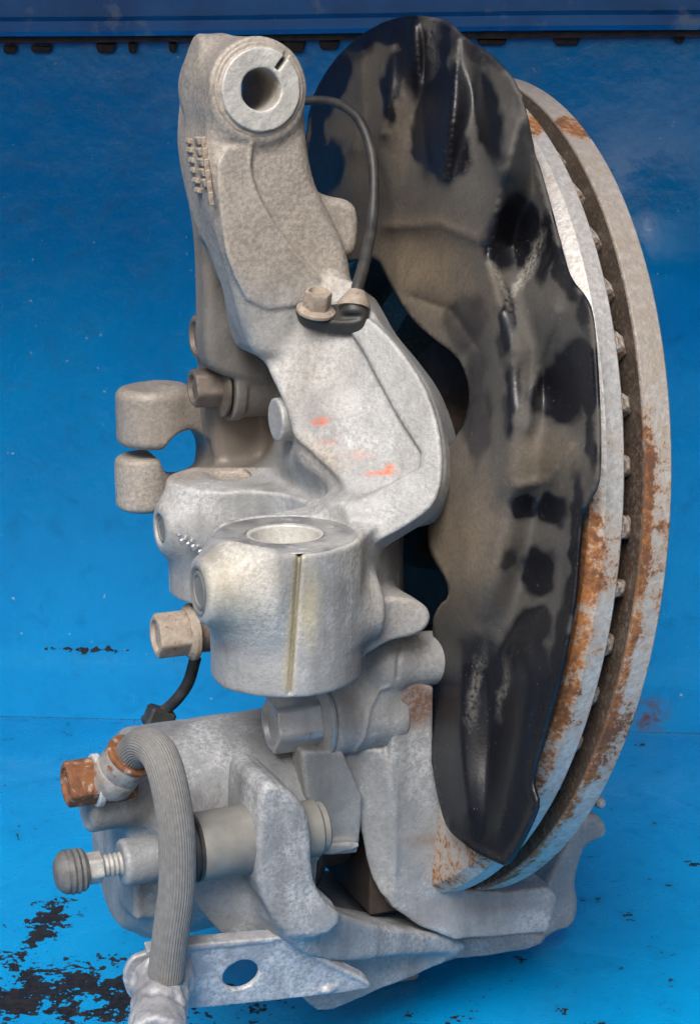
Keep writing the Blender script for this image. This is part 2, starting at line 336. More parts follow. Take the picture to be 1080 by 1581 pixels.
        for a in range(8):
            for b in range(a + 1, 8):
                if sum(x != y for x, y in zip(offs[a], offs[b])) != 1: continue
                va, vb = val[a], val[b]; mk = (va < 0) != (vb < 0); t = np.where(mk, va / np.where(mk, va - vb, 1), 0)
                pa, pb = np.array(offs[a]), np.array(offs[b]); acc += mk[:, None] * (pa + (pb - pa) * t[:, None]); num += mk
        V = s.lo + (act + acc / num[:, None]) * s.h; quads = []
        for ax in range(3):
            sa = [slice(None)] * 3; sb = [slice(None)] * 3; sa[ax] = slice(0, -1); sb[ax] = slice(1, None)
            ch = S[tuple(sa)] != S[tuple(sb)]; e = np.argwhere(ch); o1, o2 = [i for i in range(3) if i != ax]
            ok = (e[:, o1] > 0) & (e[:, o2] > 0) & (e[:, o1] < n[o1] - 1) & (e[:, o2] < n[o2] - 1); e = e[ok]
            q = []
            for d1, d2 in ((0, 0), (-1, 0), (-1, -1), (0, -1)):
                g = e.copy(); g[:, o1] += d1; g[:, o2] += d2; q.append(idx[tuple(g.T)])
            q = np.stack(q, 1); flip = S[tuple(e.T)]
            if ax == 1: flip = ~flip
            q[~flip] = q[~flip][:, ::-1]; quads.append(q)
        Q = np.vstack(quads); me = bpy.data.meshes.new(name)
        me.vertices.add(len(V)); me.vertices.foreach_set('co', (V * .001).ravel().astype(np.float32))
        me.loops.add(Q.size); me.loops.foreach_set('vertex_index', Q.ravel().astype(np.int32))
        me.polygons.add(len(Q)); me.polygons.foreach_set('loop_start', (np.arange(len(Q)) * 4).astype(np.int32)); me.update(calc_edges=True)
        px, py = to_px(V)
        for k, fn in (attrs or {}).items(): float_attr(me, k, np.clip(fn(V, px, py), 0, 1))
        return link(name, me, m, parent, True, label)
def blob(px, py, cx, cy, rx, ry, ang=0, soft=.35):
    c, s_ = math.cos(R(ang)), math.sin(R(ang)); dx, dy = px - cx, py - cy
    q = np.sqrt(((dx * c + dy * s_) / rx) ** 2 + ((-dx * s_ + dy * c) / ry) ** 2); return np.clip((1 + soft - q) / (2 * soft), 0, 1)
def sstep(x, a, b): t = np.clip((x - a) / (b - a), 0, 1); return t * t * (3 - 2 * t)

# ================================================================== setting: floor, wall, top beam
def W(px, py, o, n):   # pixel to world millimetres on a world plane
    Q = RZ.T; o_l = RZ @ np.asarray(o, float); n_l = RZ @ np.asarray(n, float); return Q @ on(px, py, o_l, n_l)
WALL_N = norm((-.07, -1, 0)); WALL_O = np.array([0, 353., 0])
def grid_mesh(name, xs, ys, fn):
    V = [fn(x, y) for y in ys for x in xs]; nx = len(xs)
    return pydata(name, V, [(j * nx + i, j * nx + i + 1, (j + 1) * nx + i + 1, (j + 1) * nx + i) for j in range(len(ys) - 1) for i in range(nx - 1)])
def px_world(V):
    return to_px(np.asarray(V) @ RZ.T)
xs = np.linspace(-700, 700, 281); ys = np.linspace(-420, 420, 169)
me = grid_mesh('floor', xs, ys, lambda x, y: (x, y, .5 * math.sin(x / 90.) * math.sin(y / 70 + 1) - .5))
V = np.array([v.co[:] for v in me.vertices]) * 1000; px, py = px_world(V)
chip = np.maximum.reduce([blob(px, py, 70, 1425, 70, 30, -15, .6), blob(px, py, 100, 1535, 260, 60, 5, .5) * 1.25, blob(px, py, 20, 1475, 60, 30, 0, .6), blob(px, py, 190, 1395, 60, 16, -20, .6) * .8,
    blob(px, py, 980, 1410, 45, 10, 60, .7) * .5, blob(px, py, 800, 1480, 70, 10, 10, .7) * .45, blob(px, py, 680, 1570, 90, 14, -20, .7) * .5, blob(px, py, 1065, 1330, 16, 8, 0, .5)])
float_attr(me, 'chip', np.where(py > 1100, chip, 0)); float_attr(me, 'rust', np.zeros(len(V)))
floor = link('floor', me, M_FLOOR, None); floor['kind'] = 'structure'
def wall_pt(x, z):
    d = 24 * math.exp(-((x - 170) / 45.) ** 2) * math.exp(-((z - 285) / 48.) ** 2) + 1.2 * math.sin(x / 47.) * math.sin(z / 61.)
    d += 2 * sstep(np.array(44. - z), 0., 14.)
    return (x, WALL_O[1] - .07 * x - d, z)
xs = np.linspace(-700, 700, 281); zs = np.linspace(0, 620, 156)
me = grid_mesh('back_wall', xs, zs, wall_pt)
V = np.array([v.co[:] for v in me.vertices]) * 1000; px, py = px_world(V)
chip = np.maximum.reduce([blob(px, py, 60, 1001, 70, 5, 1, .5) * 1.2, blob(px, py, 165, 1003, 45, 7, 3, .5) * 1.35])
float_attr(me, 'chip', chip); float_attr(me, 'rust', np.maximum(blob(px, py, 1000, 1108, 26, 24, 0, .6), blob(px, py, 30, 1118, 60, 5, 0, .6)))
wall = link('back_wall', me, M_WALL, None); wall['kind'] = 'structure'
# the shelf above, out of the frame: it keeps the sky off the upper part of the bay
me = pydata('upper_shelf', [(x, y, z) for x in (-900, 900) for y in (SHELF_FRONT, 420) for z in (640, 660)], [(0, 1, 3, 2), (4, 6, 7, 5), (0, 4, 5, 1), (2, 3, 7, 6), (0, 2, 6, 4), (1, 5, 7, 3)])
shelf = link('upper_shelf', me, M_WALL, None, False); shelf['kind'] = 'structure'
# beam above: a box-section rail with rolled ridges, a dark strip for the shaded gap under it and rusty tabs in the gap
zb = 411.0
prof = [(0, zb), (13, zb), (15, zb + 2.5), (15, zb + 8), (12, zb + 10.5), (12, zb + 60), (0, zb + 60)]
V = []; xsb = np.linspace(-700, 700, 57)
for x in xsb:
    for d, z in prof: V.append((x, WALL_O[1] - .07 * x - d - 2, z + x * .009 + .4 * math.sin(x / 60)))
n = len(prof); Fc = [(i * n + j, (i + 1) * n + j, (i + 1) * n + j + 1, i * n + j + 1) for i in range(len(xsb) - 1) for j in range(n - 1)]
beam = link('top_beam', pydata('top_beam', V, Fc), M_BEAM, None); auto_smooth(beam, 30); beam['kind'] = 'structure'
me_tab = None
for i, px0 in enumerate([18, 66, 165, 206, 268, 300, 362, 437, 455, 508, 758, 873, 1046]):
    c = W(px0, 77 - px0 * .016, WALL_O, WALL_N)
    bm = bmesh.new(); bmesh.ops.create_cube(bm, size=1)
    w_, h_ = random.uniform(4, 16), random.uniform(4, 9)
    for v in bm.verts: v.co = Vector((v.co.x * w_ * .001 * (1 + .25 * v.co.z), v.co.y * .004, v.co.z * h_ * .001))
    bmesh.ops.bevel(bm, geom=bm.edges[:], offset=.0012, segments=1, affect='EDGES')
    me = bpy.data.meshes.new('rust_tab'); bm.to_mesh(me); bm.free()
    o = link('rust_tab', me, M_RUST_GAP, wall, False); o.location = (c[0] * .001, c[1] * .001 - .003, c[2] * .001)
bm = bmesh.new(); bmesh.ops.create_cube(bm, size=1)  # dark strip standing in for the shade of the gap
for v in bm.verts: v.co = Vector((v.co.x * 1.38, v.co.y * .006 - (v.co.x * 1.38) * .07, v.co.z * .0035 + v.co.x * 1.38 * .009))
me = bpy.data.meshes.new('gap_shade_strip'); bm.to_mesh(me); bm.free(); o = link('gap_shade_strip', me, M_RUST_GAP, wall, False); o.location = (0, (WALL_O[1] - 6) * .001, (zb - 2.0) * .001)

# ================================================================== brake disc
def disc_frame():
    n = DISC_N; u = Y.copy(); v = np.cross(n, u); return n, u, v
DN, DU, DV = disc_frame(); RD = 173.7
def ring(name, prof, parent, attrs_fn, seg=360, label=None):
    V = []; n = len(prof)
    for k in range(seg):
        th = 2 * math.pi * k / seg
        for off, r in prof: V.append(DISC_C + DN * off + (DU * math.cos(th) + DV * math.sin(th)) * r)
    Fc = [(k * n + j, k * n + (j + 1) % n, ((k + 1) % seg) * n + (j + 1) % n, ((k + 1) % seg) * n + j) for k in range(seg) for j in range(n)]
    me = pydata(name, V, Fc); V = np.array(V); px, py = to_px(V); off = np.tile([p[0] for p in prof], seg); rr = np.tile([p[1] for p in prof], seg)
    for k, v in attrs_fn(V, px, py, off, rr).items(): float_attr(me, k, v)
    o = link(name, me, M_DISC, parent, True, label); auto_smooth(o, 32); return o
def dense(prof, step=2.0):
    out = []
    for (a, r), (b, q) in zip(prof, prof[1:] + prof[:1]):
        k = max(1, int(max(abs(b - a), abs(q - r)) / step)) if max(r, q) > 150 else 1
        out += [(a + (b - a) * i / k, r + (q - r) * i / k) for i in range(k)]
    return out
def outer_attrs(V, px, py, off, rr):
    a = {}
    a['grease_shade'] = (((off < 2.6) & (rr < RD - .9)) | (rr < 100)).astype(float)  # brown vent face; inside of the hat darkened for the deep shade there
    a['tan'] = 1 - sstep(py, 520, 760)
    bias = .02 + .15 * sstep(py, 540, 740) * (1 - .5 * sstep(py, 1000, 1300)); bias += .06 * sstep(py, 1000, 1250)
    bias += .10 * (off < 5.5) * sstep(py, 500, 760)
    bias = np.maximum(bias, .28 * blob(px, py, 885, 197, 34, 14, 25, .3) - .03)
    a['rust'] = bias; return a
def inner_attrs(V, px, py, off, rr):
    a = {}; a['grease_shade'] = (((off > -5.6) & (rr < RD - .8)) | (rr < 105)).astype(float); a['tan'] = .25 * (1 - sstep(py, 300, 600))  # brown vent face; inner edge painted dark for shade behind the shield opening
    bias = .03 + .15 * sstep(py, 740, 860) * (1 - .3 * sstep(py, 990, 1060)) - .05 * sstep(py, 1150, 1250)
    bias += np.where(off < -11.5, .07, 0) * sstep(py, 720, 800) + np.where(off < -14.5, .06, 0)
    bias = np.maximum(bias, .3 * blob(px, py, 825, 190, 22, 22, 0, .3) - .03); bias = np.maximum(bias, .13 * blob(px, py, 870, 310, 22, 130, -20, .5) - .1)
    a['rust'] = bias; return a
disc = ring('brake_disc', dense([(2.2, 96), (2.2, RD - 1), (3.0, RD), (13.0, RD), (13.8, RD - .8), (13.8, 90), (38, 84), (38, 30), (33, 30), (33, 78), (9, 86)]), root, outer_attrs, label='vented brake disc with orange rust patches on its rim')
ring('inner_ring', dense([(-5.4, 98), (-5.4, RD - .8), (-6.2, RD), (-13.0, RD), (-17.5, RD - 3.2), (-18, RD - 6), (-18, 98)]), disc, inner_attrs)
ring('vent_blocker', [(-6.0, 100), (-6.0, 104), (2.5, 104), (2.5, 100)], disc, lambda V, px, py, off, rr: dict(grease_shade=np.ones(len(V)), tan=np.zeros(len(V)), rust=np.zeros(len(V))), 180)  # added dark ring closing the open vents so no light shows through
bm = bmesh.new(); bmesh.ops.create_cube(bm, size=1)
for v in bm.verts:
    v.co = Vector((v.co.x * .0084, v.co.y * (.0066 if v.co.z > 0 else .004), v.co.z * .062 - (.006 if v.co.z > 0 and v.co.x > 0 else 0)))
bmesh.ops.bevel(bm, geom=[e for e in bm.edges], offset=.0008, segments=1, affect='EDGES')
vane_me = bpy.data.meshes.new('vane'); bm.to_mesh(vane_me); bm.free()
mv, nt, p = mat('vane_iron'); co = coord(nt); c = mix(nt, rampf(nt, noise(nt, co, 330, 4, .6), .4, .62), (.20, .15, .11), (.66, .62, .56))
c = mix(nt, rampf(nt, noise(nt, co, 140, 3, .6), .54, .62), c, (.34, .13, .03)); lk(nt, c, p.inputs['Base Color']); setv(p, Roughness=.75, Metallic=.15); bump(nt, p, noise(nt, co, 500), .8, .0012)
vane_me.materials.append(mv)
NV = 48
for k in range(NV):
    th = 2 * math.pi * (k + .3) / NV; e = DU * math.cos(th) + DV * math.sin(th); tg = np.cross(e, DN)
    e2 = norm(e + .18 * tg); tg2 = np.cross(e2, DN)
    o = bpy.data.objects.new('vane', vane_me); COL.objects.link(o); o.parent = disc
    c = DISC_C + DN * (-1.6) + e * (RD - 31.8)
    Mx = np.eye(4); c = c + e * random.uniform(-2.2, .3); Mx[:3, 0] = DN; Mx[:3, 1] = tg2 * random.uniform(.7, 1.25); Mx[:3, 2] = e2; Mx[:3, 3] = c * .001
    o.matrix_local = Matrix(Mx.tolist())
for p_ in vane_me.polygons: p_.use_smooth = True
# hub inside the hat, coloured dark for the deep shade in the shield's opening
lathe('hub', M_PAD, DISC_C - DN * 12, DN, [(0, 20), (0, 34), (6, 36), (20, 38), (20, 62), (30, 62), (30, 20)], 48, root)

# ================================================================== dust shield
out = [(500, 118), (530, 78), (580, 40), (625, 25), (665, 25), (695, 35), (720, 60), (750, 78), (778, 105), (796, 130), (812, 172), (816, 195), (826, 240), (840, 290), (855, 345), (868, 398), (880, 432),
       (902, 458), (912, 480), (917, 520), (921, 580), (924, 650), (925, 715), (922, 750), (905, 778), (897, 800), (893, 850), (888, 920), (878, 980), (866, 1040), (850, 1100), (836, 1150), (824, 1192), (823, 1215), (832, 1240), (822, 1268), (800, 1312), (781, 1338),
       (764, 1330), (738, 1318), (712, 1298), (694, 1282), (682, 1250), (672, 1200), (668, 1150), (667, 1080), (670, 1060), (672, 1000), (668, 958), (680, 932), (695, 922), (692, 896), (676, 872), (664, 850), (662, 820), (668, 770), (684, 700), (702, 680), (719, 654), (727, 615), (722, 578), (706, 548), (672, 524), (640, 496), (616, 462), (598, 428), (584, 398),
       (560, 400), (535, 405), (505, 420), (470, 400), (462, 330), (470, 240), (480, 160)]
outp = np.array(out, float)
fold = [(690, 1300), (715, 1150), (735, 1000), (758, 900), (783, 790), (792, 650), (785, 540), (762, 460), (745, 380), (770, 300), (800, 180)]
def shield_off(px, py):
    """inboard offset of the pressed sheet from the disc plane; the outer flange dips back towards the disc edge"""
    px = np.asarray(px, float); py = np.asarray(py, float)
    # signed side of the fold: right of it = flange
    fx = np.interp(py, [p[1] for p in fold][::-1], [p[0] for p in fold][::-1])
    s = sstep(px - fx, -8, 55)
    low = sstep(py, 880, 1050)
    base = -34 + 11.5 * s * (1 - low) + 10 * low
    edge = poly_sd(px, py, outp)                                            # negative inside
    base = base - 1.4 * np.exp(-(edge / 9.0) ** 2) * (px > fx)              # rolled lip
    b = 0
    for cx, cy, rx, ry, an, am in ((830, 360, 55, 70, 20, -4), (860, 610, 50, 70, -20, -4.5), (850, 700, 45, 45, 0, 2.5), (838, 480, 40, 60, 20, 3), (830, 880, 45, 60, 0, -3), (825, 790, 60, 40, 0, -3), (828, 970, 38, 45, 0, -2.5), (720, 560, 45, 90, -10, -3), (640, 370, 70, 60, 10, -5), (700, 330, 70, 60, 0, 3),
                                   (695, 190, 26, 90, 12, 5), (650, 150, 18, 110, 8, -4.5), (600, 170, 26, 80, 10, 4), (740, 150, 22, 90, -12, -3.5), (560, 120, 40, 60, 30, 3), (540, 270, 40, 80, 0, 4), (790, 250, 24, 80, -18, 4), (730, 800, 30, 120, 8, 3), (715, 1100, 22, 150, 0, 3), (770, 1130, 24, 170, 6, -3.2), (810, 1110, 20, 150, 8, 3), (745, 1260, 30, 60, 0, 3), (700, 990, 30, 60, 0, -3), (745, 650, 25, 60, 0, -2)):
        c, s_ = math.cos(R(an)), math.sin(R(an)); dx, dy = px - cx, py - cy
        b = b + am * np.exp(-((dx * c + dy * s_) / rx) ** 2 - ((-dx * s_ + dy * c) / ry) ** 2)
    for pl, am, w in (([(640, 40), (650, 140), (662, 250)], 3.2, 11), ([(706, 60), (700, 170), (690, 272)], 3.4, 10), ([(606, 60), (604, 130), (592, 205)], 2.6, 10), ([(742, 90), (752, 170), (775, 265)], 2.6, 10), ([(560, 70), (562, 170), (545, 230)], 2.2, 12),
                      ([(800, 190), (770, 300), (752, 400), (772, 470)], 2.6, 9), ([(860, 480), (830, 560), (812, 660)], 2.2, 10), ([(880, 690), (850, 740), (800, 750)], 1.8, 10), ([(715, 1000), (712, 1120), (725, 1250)], 1.8, 12), ([(790, 1010), (800, 1120), (775, 1280)], 1.6, 12), ([(750, 960), (756, 1100), (750, 1290)], -1.0, 14), ([(600, 350), (680, 345), (745, 372)], 2.0, 12), ([(640, 460), (700, 480), (742, 540), (755, 640)], -2.2, 12)):
        b = b + am * np.exp(-line_dist(px, py, pl) / w)
    return base - b
def resample(poly, step):
    o_ = []
    for a, b in zip(poly, np.roll(poly, -1, 0)):
        k = max(1, int(np.linalg.norm(b - a) / step)); o_ += [a + (b - a) * i / k for i in range(k)]
    return np.array(o_)
bp = resample(chaikin(outp, 1), 4.0); st = 4.5
gx, gy = np.meshgrid(np.arange(455, 930, st), np.arange(20, 1345, st)); gx = gx.ravel() + st * .5 * ((np.round(gy.ravel() / st)) % 2); gy = gy.ravel()
ins = poly_sd(gx, gy, bp) < -3.0; pts = np.vstack([bp, np.c_[gx[ins], gy[ins]]])
vo, eo, fo, _, _, _ = delaunay_2d_cdt([Vector(p) for p in pts.tolist()], [(i, (i + 1) % len(bp)) for i in range(len(bp))], [list(range(len(bp)))], 1, 1e-5)
pv = np.array([v[:] for v in vo]); offs = shield_off(pv[:, 0], pv[:, 1])
SV = np.array([atd(x, y, o_) for (x, y), o_ in zip(pv, offs)])
me = pydata('dust_shield', SV, [tuple(f) for f in fo]); px, py = pv[:, 0], pv[:, 1]
dust = .76 - .10 * sstep(px - np.interp(py, [p[1] for p in fold][::-1], [p[0] for p in fold][::-1]), -10, 40) - .1 * (1 - sstep(py, 200, 330)); qx, qy = px.copy(), py.copy()
for L, am in ((60, 3), (37, 2.5), (22, 2), (13, 1.5)):
    ph = rng.random(4) * 6.28; px = px + am * np.sin(qy / L * 2.1 + ph[0]) * np.cos(qx / L * 3.3 + ph[1]) * 1.5; py = py + am * np.sin(qx / L * 2.7 + ph[2]) * np.cos(qy / L * 2.4 + ph[3]) * 1.5
for cx, cy, rx, ry, an, am in ((590, 45, 70, 26, -20, 1), (640, 90, 26, 60, 0, .95), (672, 150, 24, 120, 6, 1), (700, 180, 26, 90, 10, .8), (690, 235, 38, 40, 10, 1), (655, 240, 16, 14, 0, .9), (608, 130, 14, 60, 8, .85), (560, 60, 60, 30, -35, .5),
        (505, 130, 30, 60, 20, 1.1), (492, 230, 16, 90, 0, 1.1), (515, 255, 18, 40, 10, .9), (755, 180, 22, 75, -14, .75), (740, 80, 60, 18, 30, .55), (795, 360, 40, 62, 14, 1), (845, 380, 16, 60, 10, .7), (870, 420, 12, 50, -20, .7), (782, 500, 12, 55, 0, .9), (865, 605, 50, 46, -35, 1), (895, 560, 28, 40, 0, .9), (915, 640, 8, 90, 0, .9),
        (905, 470, 12, 30, 0, .6), (810, 780, 20, 24, 0, 1), (855, 785, 26, 28, 0, .85), (832, 885, 32, 34, 0, .95), (785, 860, 14, 22, 0, .55), (822, 970, 32, 34, 0, 1), (790, 615, 12, 60, 0, .75), (720, 500, 30, 45, 10, .45), (738, 630, 20, 90, 0, .55), (890, 850, 10, 120, 2, .9), (860, 1040, 12, 120, 8, .85),
        (800, 1050, 45, 90, 8, .85), (700, 1150, 32, 120, 0, .95), (770, 1150, 42, 160, 4, .95), (815, 1150, 16, 110, 8, .6), (760, 1280, 50, 60, 0, .8), (720, 1080, 40, 60, 0, .7), (745, 1010, 30, 40, 0, .5), (690, 1220, 20, 60, 0, .7)):
    dust = np.minimum(dust, .70 * (1 - np.clip(am, 0, 1) * blob(px, py, cx, cy, rx, ry, an, .19)))
dust = dust * (1 - .72 * sstep(py, 940, 1080)); float_attr(me, 'dust', dust)
float_attr(me, 'brown', np.clip(np.maximum.reduce([blob(px, py, 640, 400, 90, 70, 20, .6), blob(px, py, 570, 200, 80, 110, 0, .7) * .55, blob(px, py, 700, 830, 60, 110, 0, .6) * .9, blob(px, py, 845, 720, 50, 40, 0, .6) * .7, blob(px, py, 690, 450, 60, 60, 0, .7) * .7]), 0, 1))
float_attr(me, 'scratch', np.maximum.reduce([blob(px, py, 815, 415, 8, 46, 28, .5) * .9, blob(px, py, 672, 60, 8, 40, 4, .6) * .5, blob(px, py, 770, 440, 6, 40, -20, .5) * .6, blob(px, py, 780, 1060, 6, 40, 5, .5) * .5, blob(px, py, 735, 1060, 8, 50, 8, .6) * .35]))
shield = link('dust_shield', me, M_SHIELD, root, True, 'black pressed metal dust shield with smeared dust')
sm = shield.modifiers.new('thickness', 'SOLIDIFY'); sm.thickness = .0014; sm.offset = 0

# ================================================================== steering knuckle casting
K = Casting((-100, -85, 118), (48, 128, 418), .75)
B0 = aty(400, 138, 0)
K.cyl(B0 + (0, 41, 0), B0, 19.3, 1.5, 3)
K.py([(330, 150), (326, 205), (322, 255), (330, 320), (346, 385), (362, 440), (376, 500), (400, 560), (470, 560), (566, 520), (566, 485), (549, 440), (543, 395), (525, 350), (505, 312), (490, 280), (480, 230), (474, 165), (440, 130), (370, 130)], 2, 36, 6, 6)
# hub carrier and its webs
K.cyl((-12, 40, 218), (17, 40, 218), 50, 4, 8); K.chain([(-5, -10, 262), (0, 30, 240)], [18, 20], 10); K.chain([(-16, -25, 203), (0, 25, 210)], [13, 24], 8); K.chain([(-12, 45, 215), (-28, 45, 212)], [22, 18], 10)
K.chain([(-2, -30, 160), (2, 20, 190)], [14, 20], 10)
# rear flange and the hollow in the side of the upper arm
K.py([(300, 110), (286, 200), (296, 280), (312, 340), (318, 450), (316, 545), (330, 580), (430, 600), (450, 540), (400, 480), (360, 400), (345, 250), (360, 120)], 42, 16, 4, 6)
K.chain([aty(318, 395, 30), aty(326, 450, 30), aty(330, 520, 31)], [5, 8.5, 9], 4, True)
K.cyl(aty(300, 88, 28), aty(345, 92, 28), 9, 2, 5)
K.py([(485, 290), (505, 303), (548, 310), (558, 340), (555, 385), (540, 402), (500, 385)], 14, 22, 4, 5)
# raised panel left of the ridge on the upper arm
K.py([(388, 222), (384, 262), (396, 300), (420, 345), (455, 390), (494, 432), (480, 470), (390, 480), (352, 410), (336, 320), (334, 230)], 2, 6, .9, 1.6, front=1.3, smooth=1)
# lower arm leaning forward
P0 = aty(480, 468, 2); P1 = aty(440, 690, -12); P2 = aty(566, 803, -45); LN = norm(np.cross(P1 - P0, P2 - P0)); LN = LN if LN[1] < 0 else -LN
K.plate([(372, 445), (392, 520), (412, 570), (432, 610), (446, 650), (450, 674), (480, 698), (518, 736), (546, 768), (570, 800), (620, 805), (664, 786), (685, 750), (687, 700), (677, 640), (656, 590), (626, 545), (590, 505), (570, 470), (545, 425), (400, 410)], P0, LN, 21, 1.8, 3)
K.plate([(538, 506), (562, 542), (592, 600), (622, 655), (663, 716), (610, 745), (556, 777), (566, 800), (582, 838), (604, 828), (645, 803), (672, 780), (684, 745), (684, 690), (674, 640), (654, 590), (624, 545), (590, 507), (565, 488)], P0, LN, 8, 1.0, 1.2, front=2.8, smooth=1)
# web running down to the front clamp
K.py([(540, 775), (600, 770), (686, 735), (678, 775), (640, 805), (605, 825), (582, 855), (570, 900), (540, 930), (510, 900), (515, 800)], -47, 26, 7, 8)
# fork: two clamp bosses joined by a top plate
ZT = aty(440, 825, -50)[2]; FB = aty(440, 825, -50); BB = atz(352, 737, ZT)
zt = np.array([0, 0, ZT])
K.chain([atz(585, 762, ZT - 14), atz(578, 745, ZT + 6), aty(555, 650, 2)], [17, 14, 13], 10)
K.plate([(300, 722), (420, 714), (560, 712), (600, 775), (560, 800), (478, 777), (430, 758), (330, 757)], zt, Z, 34, 1.2, 5)
K.plate([(480, 776), (430, 792), (345, 800), (330, 830), (400, 850), (540, 846), (575, 815), (640, 760), (560, 740)], zt, Z, 40, 1.2, 4)
for pa, pb, ra in (((462, 690), (446, 738), 6), ((488, 708), (474, 760), 6), ((516, 738), (504, 776), 6), ((550, 772), (556, 790), 5)):   # saddle between arm and fork
    K.chain([on(*pa, P0, LN) - LN * 12, atz(*pb, ZT - 7.0)], [ra, 7.0], 6)
K.cyl((BB[0], BB[1], ZT), (BB[0], BB[1], ZT - 49), 25.5, 1.5, 4)
K.cyl((FB[0], FB[1], ZT), (FB[0], FB[1], ZT - 54), 28.2, 1.6, 3)
K.cyl((FB[0], FB[1], ZT + 16), (FB[0], FB[1], ZT - 11), 13.5, .5, .8, True)
K.cyl((FB[0], FB[1], ZT), (FB[0], FB[1], ZT - 40), 8.5, 1, 1.2, True)
K.ell((BB[0], BB[1], ZT + .5), (10.5, 10.5, 2.6), 1.2, True)
for c, r, L0 in ((aty(306, 912, -60), 12.3, 24), (aty(249, 816, BB[1] - 4), 10, 20)):
    K.cyl(c, c + X * L0, r, 2.2, 12, r2=r * 1.5); K.cyl(c - X * 2, c + X * 1.2, r * .62, .3, .5, True)
c = aty(578, 935, -54); K.cyl(c - X * 24, c, 12.5, 3, 6)
K.cyl((FB[0], FB[1], ZT - .3), (FB[0], FB[1], ZT + 8), 26.6, .5, 1.5, True)
K.cyl((FB[0], FB[1], ZT + 16), (FB[0], FB[1], ZT - 11), 13.8, .5, .8, True)
PINS = [(aty(306, 912, -60), 12.3), (aty(249, 816, BB[1] - 4), 10)]
# yellow-stained parting groove down the front clamp
K.seam([(462, 852), (459, 900), (455, 960), (450, 1020), (446, 1070)], -95, -50, .9, 1.5)
# lower web, lug, caliper mount boss
K.py([(535, 935), (590, 921), (642, 925), (666, 942), (664, 968), (640, 984), (598, 992), (562, 1016), (530, 1036)], -58, 30, 2.2, 2)
c = aty(640, 1016, -36); cx = aty(572, 1016, -36)[0]; K.cyl((cx, c[1], c[2]), (c[0] + 13, c[1], c[2] - 1), 10.8, 6, 4); K.ell((cx + 7, c[1], c[2]), (10.5, 11, 11.5), 4)
BM = aty(500, 1108, -30)
K.cyl(BM, BM + X * 31, 15.2, 2, 5); K.py([(535, 985), (600, 985), (612, 1060), (604, 1120), (500, 1110), (505, 1060)], -36, 26, 5, 6)
K.chain([aty(572, 1150, -28), aty(572, 1186, -28)], [7.5, 6.5], 4)
K.seam([(388, 222), (385, 262), (396, 300), (420, 345), (455, 390), (494, 432)], -12, 12, .8, -.7)
K.seam([(612, 1045), (616, 1000), (622, 978)], -50, -20, .7, .9); K.seam([(545, 1165), (562, 1140), (572, 1090), (585, 1066), (600, 1060)], -50, -20, .7, -.8)
# rear web with the bolt boss and the split clevis of the track rod arm
K.py([(320, 430), (320, 560), (322, 640), (340, 740), (440, 760), (470, 600), (430, 520), (372, 430)], 66, 18, 5, 6)
c = aty(352, 596, 58); K.cyl(c, c + X * 30, 13.5, 1.5, 4); K.cyl(c - X * 1, c + X * 4, 14.6, .8, 1)
c = aty(236, 644, 98); K.cyl(c + Z * 13.5, c - Z * 12.2, 16, 4, 5)
K.py([(240, 601), (290, 603), (340, 612), (420, 640), (430, 760), (325, 760), (318, 700), (300, 672), (270, 672), (240, 690)], 86, 24, 6, 5)
c = aty(222, 743, 98); K.cyl(c + Z * 12, c - Z * 12.5, 12.5, 3.5, 3)
K.chain([aty(255, 745, 100), aty(340, 745, 96)], [9, 10], 4)
c = aty(290, 706, 84); K.cyl(c - Y * 12, c + Y * 42, 11.2, 1, 1.5, True)
c = aty(424, 648, 5); K.cyl(c, c + X * 12, 8.6, .8, 1.5)
K.cyl(B0 - Y * 5, B0 + Y * 50, 15.2, .1, .6, True)
K.wave(.16, 31)
PX_O = dict(
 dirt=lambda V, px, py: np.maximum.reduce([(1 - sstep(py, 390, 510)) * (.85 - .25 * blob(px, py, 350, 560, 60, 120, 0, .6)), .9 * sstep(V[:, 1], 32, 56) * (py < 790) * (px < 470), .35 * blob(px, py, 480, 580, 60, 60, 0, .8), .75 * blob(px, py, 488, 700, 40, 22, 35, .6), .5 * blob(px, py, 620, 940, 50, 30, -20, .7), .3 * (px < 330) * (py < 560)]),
 stain=lambda V, px, py: (V[:, 1] < -60) * np.maximum.reduce([np.exp(-((px - 453 + (py - 950) * .08) / 8.) ** 2) * (py > 850) * (py < 1066) * .6, .5 * blob(px, py, 476, 930, 14, 50, 0, .8), .25 * blob(px, py, 350, 900, 60, 60, 0, .9), .2 * blob(px, py, 570, 860, 30, 40, 0, .9)]),
 grease_shade=lambda V, px, py: np.maximum.reduce([.75 * (V[:, 1] < -60) * np.exp(-((px - 457 + (py - 950) * .08) / 2.2) ** 2) * (py > 852) * (py < 1066), .68 * sstep(V[:, 1], 22, 46) * sstep(py, 290, 380) * (py < 722) * (px < 470) * (.4 + .6 * sstep(px, 260, 330)), .45 * sstep(V[:, 0], -4, 10) * (V[:, 1] > 0) * (py > 780), .26 * sstep(py, 985, 1030) * sstep(px, 500, 545)]),  # rear strip and pocket painted darker for their shade; lower right is grime
 orange=lambda V, px, py: (V[:, 1] < 5) * np.maximum.reduce([blob(px, py, 495, 650, 14, 7, -10, .35), .35 * blob(px, py, 508, 682, 14, 6, 0, .6), .28 * blob(px, py, 555, 702, 18, 8, 0, .7), blob(px, py, 588, 730, 24, 4, -5, .35), blob(px, py, 601, 724, 7, 10, -25, .35)]),
 rust=lambda V, px, py: .25 * blob(px, py, 350, 1000, 20, 10))
knuckle = K.mesh('knuckle_casting', M_KNUCKLE, root, PX_O, 'weathered aluminium knuckle casting'); del K
